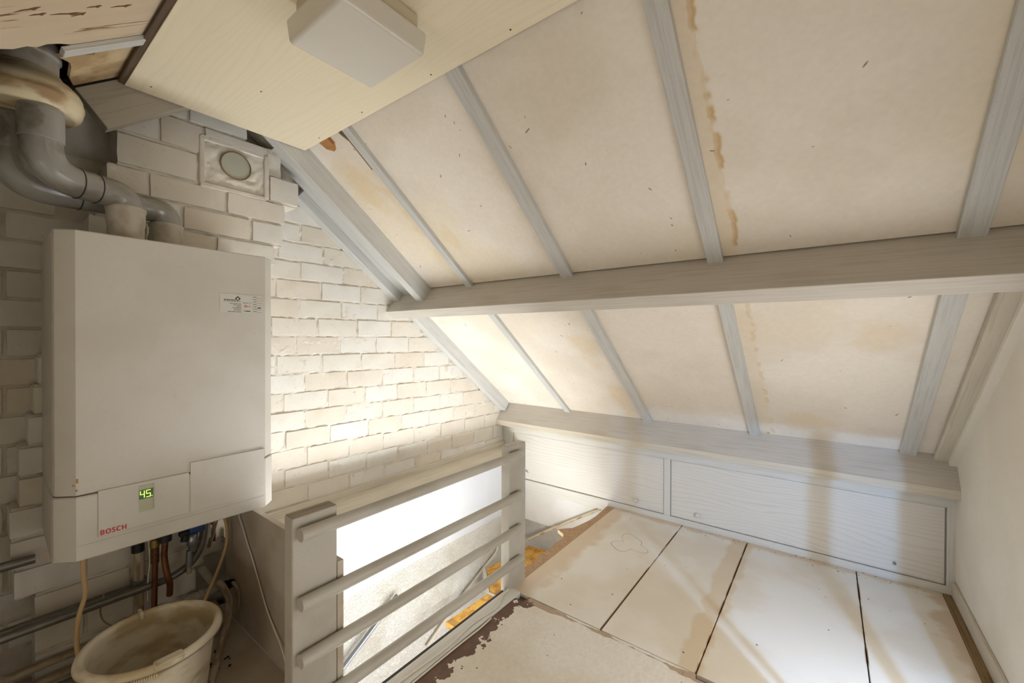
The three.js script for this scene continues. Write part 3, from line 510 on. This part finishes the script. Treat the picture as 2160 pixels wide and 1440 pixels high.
// ------------------------------------------------------------------ boiler
function textPlane(w, h, pxPerM, draw) { const c = document.createElement('canvas'); c.width = Math.round(w * pxPerM); c.height = Math.round(h * pxPerM); const x = c.getContext('2d'); draw(x, c.width, c.height); const t = new THREE.CanvasTexture(c); t.colorSpace = THREE.SRGBColorSpace; t.minFilter = THREE.LinearMipmapLinearFilter; t.magFilter = THREE.LinearFilter; return t; }
{
  const b = thing('boiler', 'white wall-hung gas boiler with green digits and red lettering on the chimney pier', 'boiler', [0.112, 0.505, 2.17]);
  const px = (x) => x - 0.112, py = (y) => y - 0.505, pz = (z) => z - 2.17;
  const prof = (d) => [[0, pz(1.905)], [px(0.425), pz(1.9 - d)], [px(0.436), pz(1.903 - d)], [px(0.47) + d, pz(1.936)], [px(0.47) + d, pz(2.4)], [px(0.436), pz(2.435 + d)], [px(0.425), pz(2.438 + d)], [0, pz(2.433)]];
  mesh('casing', plan(prof(0), py(0.6795), py(1.386), 0.003), mat.boiler, b);
  mesh('rear_frame', box(0, px(0.40), py(0.53), py(0.69), pz(1.93), pz(2.41), 0.004), mat.boilerGrey, b);
  const lo = prof(0.0025); 
  mesh('control_housing', plan(lo, py(0.505), py(0.677), 0.003), mat.boiler, b);
  const F = px(0.4725);                                          // front face of the control housing
  mesh('control_flap', box(F - 0.004, F + 0.0035, py(0.558), py(0.683), pz(2.157), pz(2.359), 0.0015), mat.boiler, b);
  mesh('cover_plate', box(F - 0.004, F + 0.001, py(0.556), py(0.712), pz(1.94), pz(2.153), 0.001), mat.boiler, b);
  mesh('seam', box(F - 0.004, F + 0.0004, py(0.545), py(0.5465), pz(1.94), pz(2.4), 0), mat.boilerGrey, b);
  // recessed display window: darker sloping surround, green digits
  const dsp = mesh('display', [box(F, F + 0.0045, py(0.598), py(0.634), pz(2.2415), pz(2.275), 0.0005), box(F, F + 0.0045, py(0.661), py(0.674), pz(2.2415), pz(2.275), 0.0005), box(F + 0.0036, F + 0.006, py(0.6), py(0.674), pz(2.2415), pz(2.2435), 0.0005)], M({ color: 0xb7b9a0, roughness: 0.4 }), b);
  const dt = textPlane(0.033, 0.028, 8000, (x, w, h) => { x.fillStyle = '#1e3308'; x.fillRect(0, 0, w, h); x.strokeStyle = '#d9ff66'; x.lineWidth = w * 0.055; x.lineCap = 'round';
    const seg = (X, on) => { const W = w * 0.26, T = h * 0.16, B = h * 0.84, Mi = h * 0.5, L = { a: [X, T, X + W, T], b: [X + W, T, X + W, Mi], c: [X + W, Mi, X + W, B], d: [X, B, X + W, B], e: [X, Mi, X, B], f: [X, T, X, Mi], g: [X, Mi, X + W, Mi] }; for (const k of on) { const q = L[k]; x.beginPath(); x.moveTo(q[0], q[1]); x.lineTo(q[2], q[3]); x.stroke(); } };
    seg(w * 0.09, 'fgbc'); seg(w * 0.5, 'afgcd'); x.fillStyle = '#d9ff66'; x.fillRect(w * 0.84, h * 0.78, w * 0.06, h * 0.08); });
  const dg = new THREE.PlaneGeometry(0.033, 0.028); dg.rotateY(Math.PI / 2); const dm = mesh('digits', dg, M({ map: dt, emissiveMap: dt, emissive: 0xffffff, emissiveIntensity: 1.1, roughness: 0.3 }), dsp); dm.position.set(F + 0.0042, py(0.6475), pz(2.2585));
  // lettering BOSCH
  const lt = textPlane(0.056, 0.0155, 10000, (x, w, h) => { x.clearRect(0, 0, w, h); x.fillStyle = '#c22a18'; x.font = `bold ${Math.round(h * 1.18)}px sans-serif`; x.textBaseline = 'alphabetic'; const m = x.measureText('BOSCH').width; x.save(); x.scale(w / m, 1); x.fillText('BOSCH', 0, h * 0.95); x.restore(); });
  const lg = new THREE.PlaneGeometry(0.056, 0.0155); lg.rotateY(Math.PI / 2); const lm = mesh('lettering', lg, M({ map: lt, transparent: true, roughness: 0.5 }), b); lm.position.set(F + 0.0042, py(0.5685), pz(2.3285));
  // service sticker
  const st = textPlane(0.125, 0.062, 5000, (x, w, h) => {
    x.fillStyle = '#ccc8c0'; x.fillRect(0, 0, w, h); x.fillStyle = '#2a2622';
    const dia = (cx, cy, r, c, inner) => { x.fillStyle = c; x.beginPath(); x.moveTo(cx, cy - r); x.lineTo(cx + r, cy); x.lineTo(cx, cy + r); x.lineTo(cx - r, cy); x.fill(); x.fillStyle = inner; x.beginPath(); x.moveTo(cx, cy - r * 0.5); x.lineTo(cx + r * 0.42, cy + r * 0.1); x.lineTo(cx, cy + r * 0.6); x.lineTo(cx - r * 0.42, cy + r * 0.1); x.fill(); };
    dia(w * 0.415, h * 0.24, h * 0.14, '#3a2220', '#d8d4cd'); dia(w * 0.6, h * 0.63, h * 0.085, '#b8282c', '#d8d4cd');
    x.fillStyle = '#2a2622'; const bar = (X, Y, W, H, c) => { x.fillStyle = c || '#4a4640'; x.fillRect(w * X, h * Y, w * W, h * H); };
    const words = (X, Y, W, H) => { let p = X; const q = rng(Math.round(Y * 999)); while (p < X + W) { const l = 0.012 + q() * 0.03; bar(p, Y, Math.min(l, X + W - p), H); p += l + 0.008; } };
    words(0.09, 0.30, 0.28, 0.06); words(0.09, 0.385, 0.4, 0.025);
    [[0.22, 0.5, 0.28], [0.31, 0.575, 0.19], [0.38, 0.65, 0.12], [0.29, 0.72, 0.21], [0.32, 0.79, 0.18], [0.32, 0.855, 0.18]].forEach((q) => words(q[0], q[1], q[2], 0.03)); words(0.18, 0.935, 0.32, 0.035);
    words(0.54, 0.43, 0.12, 0.035); x.strokeStyle = '#5a5650'; x.lineWidth = 4; x.beginPath(); x.arc(w * 0.71, h * 0.45, h * 0.05, 0, 7); x.stroke(); bar(0.55, 0.87, 0.06, 0.05, '#6a9a58'); bar(0.61, 0.87, 0.11, 0.05, '#2f3a30'); words(0.64, 0.62, 0.1, 0.03);
    bar(0.775, 0.06, 0.004, 0.92); for (let i = 0; i < 7; i++) { words(0.80, 0.08 + i * 0.133, 0.07, 0.035); bar(0.885, 0.145 + i * 0.133, 0.115, 0.012); } bar(0.88, 0.06, 0.003, 0.9); bar(0.9, 0.66, 0.03, 0.07, '#26221e'); bar(0.945, 0.64, 0.03, 0.09, '#26221e');
  });
  const sg = new THREE.PlaneGeometry(0.125, 0.062); sg.rotateY(Math.PI / 2); const sm = mesh('service_sticker', sg, M({ map: st, roughness: 0.4 }), b); sm.position.set(px(0.4706), py(1.2165), pz(2.0105));
  for (const [y, z, h] of [[0.72, 2.398, 0.012], [0.71, 2.405, 0.004], [0.695, 2.399, 0.006]]) { const g = new THREE.PlaneGeometry(0.004, h); g.rotateY(Math.PI / 2); const q = mesh('rust_spot', g, mat.rawWood, b); q.position.set(px(0.4704), py(y), pz(z)); }
}
// ------------------------------------------------------------------ flue pipes
function flue(name, label, S, E, Y, top, pale) {
  const f = thing(name, label, 'pipe', [S[0], 1.386, S[1]]); const rel = (p) => [p[0] - S[0], p[1] - 1.386, p[2] - S[1]];
  const path = filleted([[S[0], 1.44, S[1]], [S[0], Y[0], S[1]], [E[0], Y[1], E[1]], [E[0], top, E[1]]].map(rel), [0.075, 0.085]);
  mesh('elbow_pipe', sweep(path, 0.041, 28), mat.pvc, f);
  mesh('socket', lathe(pale ? [[0.04, 0], [0.049, 0], [0.049, 0.05], [0.0445, 0.064], [0.0445, 0.085], [0.047, 0.088], [0.047, 0.098], [0.0412, 0.1]] : [[0.04, 0], [0.0425, 0], [0.0425, 0.05], [0.0452, 0.058], [0.0452, 0.092], [0.0472, 0.095], [0.0472, 0.105], [0.0412, 0.108]], 36), mat.pvcPale, f);
  const D = V(E[0] - S[0], Y[1] - Y[0], E[1] - S[1]), L = D.length(); D.normalize();
  for (const t of [0.40, 0.62]) { const p = V(S[0], Y[0], S[1]).add(D.clone().multiplyScalar(L * t)).sub(V(S[0], 1.386, S[1])); mesh('seal_ring', ring([p.x, p.y, p.z], [D.x, D.y, D.z], 0.041, 0.0015), mat.rubber, f); }
  { const p = V(E[0] - S[0], Y[1] + 0.085 - 1.386, E[1] - S[1]); mesh('collar_line', lathe([[0.041, 0], [0.0432, 0.001], [0.0432, top - Y[1] - 0.092], [0.041, top - Y[1] - 0.09]], 32).translate(p.x, p.y, p.z), mat.pvc, f); }
}
flue('flue_pipe', 'front grey plastic flue pipe bending from the boiler top to the white adaptor', [0.36, 2.281], [0.425, 2.455], [1.525, 1.525], 1.6915, false);
flue('flue_pipe', 'rear grey plastic flue pipe running behind the front one', [0.25, 2.16], [0.312, 2.505], [1.53, 1.512], 1.6915, true);
{ const a = thing('flue_adaptor', 'wide dirty white flue adaptor joining both pipes below the roof', 'flue', [0.375, 1.692, 2.475]);
  mesh('twin_collar', lathe([[0.0, 0.004], [0.083, 0.0], [0.09, 0.002], [0.099, 0.01], [0.1025, 0.02], [0.103, 0.03], [0.1055, 0.032], [0.1055, 0.041], [0.103, 0.043], [0.1025, 0.056], [0.097, 0.068], [0.084, 0.082], [0.068, 0.094], [0.061, 0.106]], 48), mat.pvcYellow, a);
  mesh('reducer', lathe([[0.057, 0.105], [0.057, 0.142], [0.0605, 0.148], [0.0625, 0.15], [0.0625, 0.162], [0.0585, 0.168], [0.0585, 0.186], [0.054, 0.19]], 44), mat.pvcPale, a);
  mesh('roof_pipe', cyl([0, 0.18, 0], [0, 0.2, 0], 0.0535, 36), mat.pvc, a); }

// ------------------------------------------------------------------ pipework under the boiler
const one = (name, geo, m, label, category, group) => tag(mesh(name, geo, m), label, category, group);
one('conduit', sweep(filleted([[0.2, 0.248, 2.9], [0.2, 0.248, 2.05], [0.2, 0.503, 2.03]], 0.13), 0.0125, 16), mat.zinc, 'bright galvanised conduit bending up into the boiler', 'pipe');
one('conduit', sweep([[0.135, 0.234, 2.9], [0.135, 0.234, 2.2]], 0.012, 14), mat.zinc, 'dull galvanised conduit behind the bright bent one', 'pipe');
one('conduit', sweep([[0.14, 0.43, 2.9], [0.14, 0.43, 2.45]], 0.014, 14), mat.zinc, 'short galvanised conduit entering from the left edge at boiler height', 'pipe');
one('conduit', sweep([[0.13, 0.095, 2.9], [0.13, 0.09, 2.1]], 0.013, 14), mat.paintedPipe, 'upper painted pipe low on the wall behind the bucket', 'pipe');
one('conduit', sweep([[0.135, 0.045, 2.9], [0.135, 0.04, 2.1]], 0.014, 14), mat.paintedPipe, 'lower painted pipe near the floor behind the bucket', 'pipe');
{ const c = thing('copper_pipe', 'brown copper pipe going straight down with a brass nut', 'pipe', [0.22, 0, 2.185]);
  mesh('tube', sweep([[0, 0.5, 0], [0, 0.33, 0], [-0.005, 0.02, 0.004]], 0.0085, 12), mat.copper, c); mesh('nut', cyl([0, 0.385, 0], [0, 0.41, 0], 0.014, 6), M({ color: 0x9a8440, metalness: 0.7, roughness: 0.4 }), c); mesh('sleeve', cyl([0, 0.33, 0], [0, 0.385, 0], 0.0115, 14), mat.copper, c); }
{ const c = thing('copper_pipe', 'bent brown copper pipe stub with a black cap nut, ending in the air', 'pipe', [0.25, 0, 2.165]);
  mesh('tube', sweep(curve([[0, 0.5, 0], [0, 0.4, 0], [0, 0.35, 0.002], [0.01, 0.29, -0.004], [0.012, 0.26, -0.01], [0, 0.215, -0.012]]), 0.0095, 12), mat.copper, c); mesh('cap_nut', cyl([0, 0.405, 0], [0, 0.45, 0], 0.019, 10), mat.black, c); }
{ const c = thing('drain_pipe', 'thick painted grey pipe dropping from the boiler to the floor', 'pipe', [0.165, 0, 2.215]);
  mesh('tube', sweep([[0, 0.37, 0], [0, 0.0, 0.006]], 0.0145, 16), mat.paintedPipe, c); mesh('black_joint', cyl([0, 0.365, 0.004], [0, 0.42, 0.004], 0.018, 12), mat.black, c); mesh('bracket', [box(-0.02, 0.02, 0.255, 0.268, -0.02, 0.02, 0.002)], mat.zinc, c); }
{ const c = thing('stop_valve', 'chromed stop valve with a blue and black handle under the boiler', 'valve', [0.24, 0.33, 2.085]);
  mesh('body', [lathe([[0, 0], [0.011, 0], [0.013, 0.01], [0.013, 0.03], [0.018, 0.032], [0.018, 0.05], [0.015, 0.054], [0.015, 0.07], [0, 0.07]], 20), cyl([0, -0.045, 0.01], [0, 0.012, 0.008], 0.011, 12)], mat.steel, c);
  mesh('handle', box(-0.015, 0.02, 0.072, 0.1, -0.035, 0.014, 0.008), mat.blue, c); mesh('black_lever', [box(-0.01, 0.012, 0.07, 0.086, 0.012, 0.04, 0.004), cyl([0, 0.07, 0.02], [0, 0.05, 0.024], 0.012, 12)], mat.black, c); mesh('green_verdigris', cyl([0, -0.07, 0.01], [0, -0.045, 0.01], 0.008, 10), mat.paintedPipe, c); }
one('bent_pipe', sweep(filleted([[0.155, 0.503, 2.0], [0.155, 0.372, 2.0], [0.09, 0.39, 1.96], [0.05, 0.25, 1.98]], 0.03), 0.008, 12), mat.paintedPipe, 'thin painted pipe bending round behind the bright conduit', 'pipe');
one('wall_pipe', sweep([[0.03, 0.5, 1.955], [0.03, 0.26, 1.955]], 0.006, 10), mat.copper, 'thin copper riser at the back corner under the boiler', 'pipe');
one('drain_hose', sweep(curve([[0.36, 0.503, 2.375], [0.345, 0.42, 2.372], [0.32, 0.345, 2.366], [0.31, 0.28, 2.378], [0.315, 0.2, 2.382], [0.34, 0.12, 2.372], [0.42, 0.05, 2.36], [0.47, 0.02, 2.33]], 60), 0.006, 12), mat.hose, 'yellowed hose hanging from the boiler at the left of the bucket', 'hose');
one('drain_hose', sweep(curve([[0.22, 0.503, 1.985], [0.2, 0.42, 1.975], [0.2, 0.36, 1.965], [0.21, 0.3, 1.972], [0.25, 0.24, 2.01], [0.33, 0.2, 2.07], [0.42, 0.17, 2.13], [0.47, 0.14, 2.17]], 60), 0.0052, 12), mat.hose, 'thin yellow hose curving down into the far side of the bucket', 'hose');
one('drain_hose', sweep(curve([[0.2, 0.165, 1.99], [0.235, 0.15, 1.985], [0.27, 0.12, 1.98], [0.31, 0.09, 1.995], [0.37, 0.06, 2.03], [0.44, 0.02, 2.075], [0.52, 0.012, 2.12]], 60), 0.0115, 14), mat.paintedPipe, 'thick grey hose lying on the floor right of the bucket', 'hose');
{ const c = thing('drain_fitting', 'dirty white plastic drain fitting with ribbed collars behind the bucket', 'pipe', [0.15, 0.115, 2.0]);
  mesh('pipe_body', sweep([[0, 0, 0.09], [0, 0.008, -0.06]], 0.0175, 18), mat.pvcPale, c); for (const z of [0.082, 0.035, 0.02, -0.03]) mesh('collar', cyl([0, 0.002, z - 0.007], [0, 0.002, z + 0.007], 0.0215, 20), mat.pvcPale, c);
  mesh('branch', sweep(filleted([[0, 0.005, -0.05], [0, 0.03, -0.1], [-0.03, 0.07, -0.08]], 0.03), 0.013, 14), mat.pvcPale, c); mesh('inlet', sweep([[-0.02, 0.10, 0.03], [0.0, 0.02, -0.01]], 0.013, 14), mat.pvcPale, c); }
{ const c = thing('pipe_coupling', 'rusty dark coupling at the end of the drain fitting', 'coupling', [0.17, 0.13, 1.965]);
  mesh('nut', [cyl([0, 0, 0], [0.03, 0.012, -0.012], 0.017, 8), cyl([0.03, 0.012, -0.012], [0.045, 0.02, -0.016], 0.012, 10)], mat.black, c); mesh('elbow', sweep(curve([[0.045, 0.02, -0.016], [0.08, 0.01, -0.018], [0.1, -0.05, -0.012], [0.08, -0.1, 0.02], [0.1, -0.118, 0.06]]), 0.007, 10), mat.paintedPipe, c); }
one('wall_wire', sweep(curve([[0.205, 0.50, 2.2], [0.215, 0.4, 2.2], [0.21, 0.33, 2.197], [0.2, 0.27, 2.2], [0.2, 0.2, 2.2]]), 0.0025, 8), mat.cableWhite, 'thin loose wire along the thick painted drop pipe', 'wire');
one('wall_wire', sweep(curve([[0.145, 0.25, 2.3], [0.15, 0.2, 2.31], [0.15, 0.16, 2.3], [0.15, 0.13, 2.27], [0.15, 0.12, 2.2]]), 0.0025, 8), mat.paintedPipe, 'thin loop of wire hanging under the conduits', 'wire');
one('electric_cable', sweep(curve([[0.245, 0.50, 1.95], [0.27, 0.425, 1.948], [0.305, 0.385, 1.9465], [0.34, 0.34, 1.9455], [0.38, 0.305, 1.946], [0.43, 0.245, 1.9455], [0.51, 0.155, 1.9455], [0.57, 0.115, 1.947], [0.62, 0.09, 1.95], [0.75, 0.02, 1.97]], 60), 0.0028, 8), mat.cableWhite, 'thin white cable running down the brown stair end board', 'cable');
one('electric_cable', sweep(curve([[0.953, 0.0105, 1.15], [0.955, 0.0105, 1.19], [0.985, 0.0105, 1.26], [0.975, 0.0105, 1.4], [0.985, 0.0105, 1.55], [0.975, 0.0105, 1.75], [0.98, 0.0105, 2.1]], 60), 0.003, 8), mat.cableWhite, 'white cable lying along the edge board at the stair opening', 'cable');
one('electric_cable', sweep(curve([[1.005, 0.0035, 1.33], [1.008, 0.0035, 1.4], [1.005, 0.0035, 1.5], [1.004, 0.0035, 1.7], [1.006, 0.0035, 2.1]], 60), 0.003, 8), mat.cableWhite, 'second white cable beside the first on the edge board', 'cable');
{ const bits = [], q = rng(77); for (let i = 0; i < 34; i++) { const r = 0.002 + q() * 0.0045, g = new THREE.IcosahedronGeometry(r, 0), p = g.attributes.position; g.scale(1, 0.5, 0.6 + q() * 0.8); g.rotateY(q() * 6); g.translate(0.34 + q() * 0.15, r * 0.4, 2.03 + q() * 0.1); bits.push(strip(g)); }
  const o = tag(mesh('rubble', mergeGeometries(bits), mat.dark), 'dark crumbs of rubble on the floor right of the bucket', 'rubble'); o.userData.kind = 'stuff'; }
// ------------------------------------------------------------------ bucket
{ const b = thing('bucket', 'dirty cream plastic tub with a wide rolled rim under the boiler', 'bucket', [0.565, 0, 2.262]);
  mesh('tub', lathe([[0, 0.004], [0.105, 0.004], [0.112, 0.01], [0.140, 0.262], [0.140, 0.268], [0.135, 0.268], [0.108, 0.016], [0.1, 0.011], [0, 0.011]], 56), mat.bucket, b);
  const pr = [[0.1385, 0.266]]; for (let i = 0; i <= 12; i++) { const a = i / 12 * Math.PI * 1.5 - 0.2; pr.push([0.146 + 0.0115 * Math.cos(a), 0.264 + 0.016 * Math.sin(a)]); } mesh('rolled_rim', lathe(pr, 64), mat.bucket, b);
  const ribs = []; for (let i = 0; i < 16; i++) { const a = 0.95 + i * 0.03; ribs.push(cyl([0.1575 * Math.sin(a), 0.253, 0.1575 * Math.cos(a)], [0.154 * Math.sin(a), 0.274, 0.154 * Math.cos(a)], 0.0012, 6)); } mesh('grip_ribs', ribs, mat.bucket, b);
  mesh('handle_lug', [box(0.132, 0.161, 0.268, 0.2825, -0.03, 0.03, 0.004)], mat.bucket, b); mesh('handle_lug', [box(-0.162, -0.13, 0.262, 0.284, -0.006, 0.004, 0.003)], mat.bucket, b); }

// ------------------------------------------------------------------ unseen lamp by the right wall; its bars throw the strips of shade
{ const L = [2.474, 0.56, 1.585], r = 0.125, y0 = 0.1, w = thing('unseen_strip_lamp', 'unseen small cool lamp in a slotted black housing by the right wall, placed to throw bluish strips', 'lamp', [L[0], 0, L[2]]);
  mesh('stand', [cyl([-0.02, 0, 0.03], [-0.02, 0.012, 0.03], 0.028, 24), cyl([-0.02, 0.012, 0.03], [-0.02, y0, 0.03], 0.006, 12)], mat.black, w);
  mesh('bulb', new THREE.SphereGeometry(0.008, 16, 10).translate(0, L[1], 0), new THREE.MeshStandardMaterial({ color: 0xdde6ff, emissive: new THREE.Color().setRGB(...UNSEEN_LAMP_LIGHT.color), emissiveIntensity: 2 }), w);
  const ang = (x, z) => Math.atan2(z - L[2], x - L[0]);          // direction on plan
  const arc = (a, b, n, yb, yt) => { const P = [], t = 0.003, k = 14; for (let i = 0; i <= k; i++) { const q = a + (b - a) * i / k; P.push([r * Math.cos(q), r * Math.sin(q)]); } for (let i = k; i >= 0; i--) { const q = a + (b - a) * i / k; P.push([(r - t) * Math.cos(q), (r - t) * Math.sin(q)]); } mesh(n, plan(P, yb, yt), mat.black, w); };
  const aR = ang(2.316, 0.03), aL = ang(0.895, 0.0), yT = L[1] + 0.008;
  arc(aR, aR + 0.22, 'housing', y0, yT); arc(-4.82, aL, 'housing', y0, yT);
  for (const [x, h] of [[2.022, 0.0273], [1.045, 0.0165]]) { const a = ang(x, 0.0); arc(a - h, a + h, 'shadow_bar', y0, yT); }
  const C = []; for (let i = 0; i <= 24; i++) { const q = aR + 0.22 - i / 24 * (aR + 0.22 + 4.71); C.push([Math.min(r * Math.cos(q), 0.016), r * Math.sin(q)]); } mesh('lid', plan(C, yT, yT + 0.004), mat.black, w); mesh('tray', plan(C, y0 - 0.004, y0), mat.black, w);
  const pl = new THREE.PointLight(new THREE.Color().setRGB(...UNSEEN_LAMP_LIGHT.color), UNSEEN_LAMP_LIGHT.intensity, 0, 2); pl.name = 'unseen_strip_lamp_light'; pl.position.set(...L); pl.castShadow = true; pl.shadow.radius = 0.1; scene.add(pl);
}
scene.traverse((o) => { if (o.isMesh) o.castShadow = o.receiveShadow = true; });
renderer.render(scene, camera);
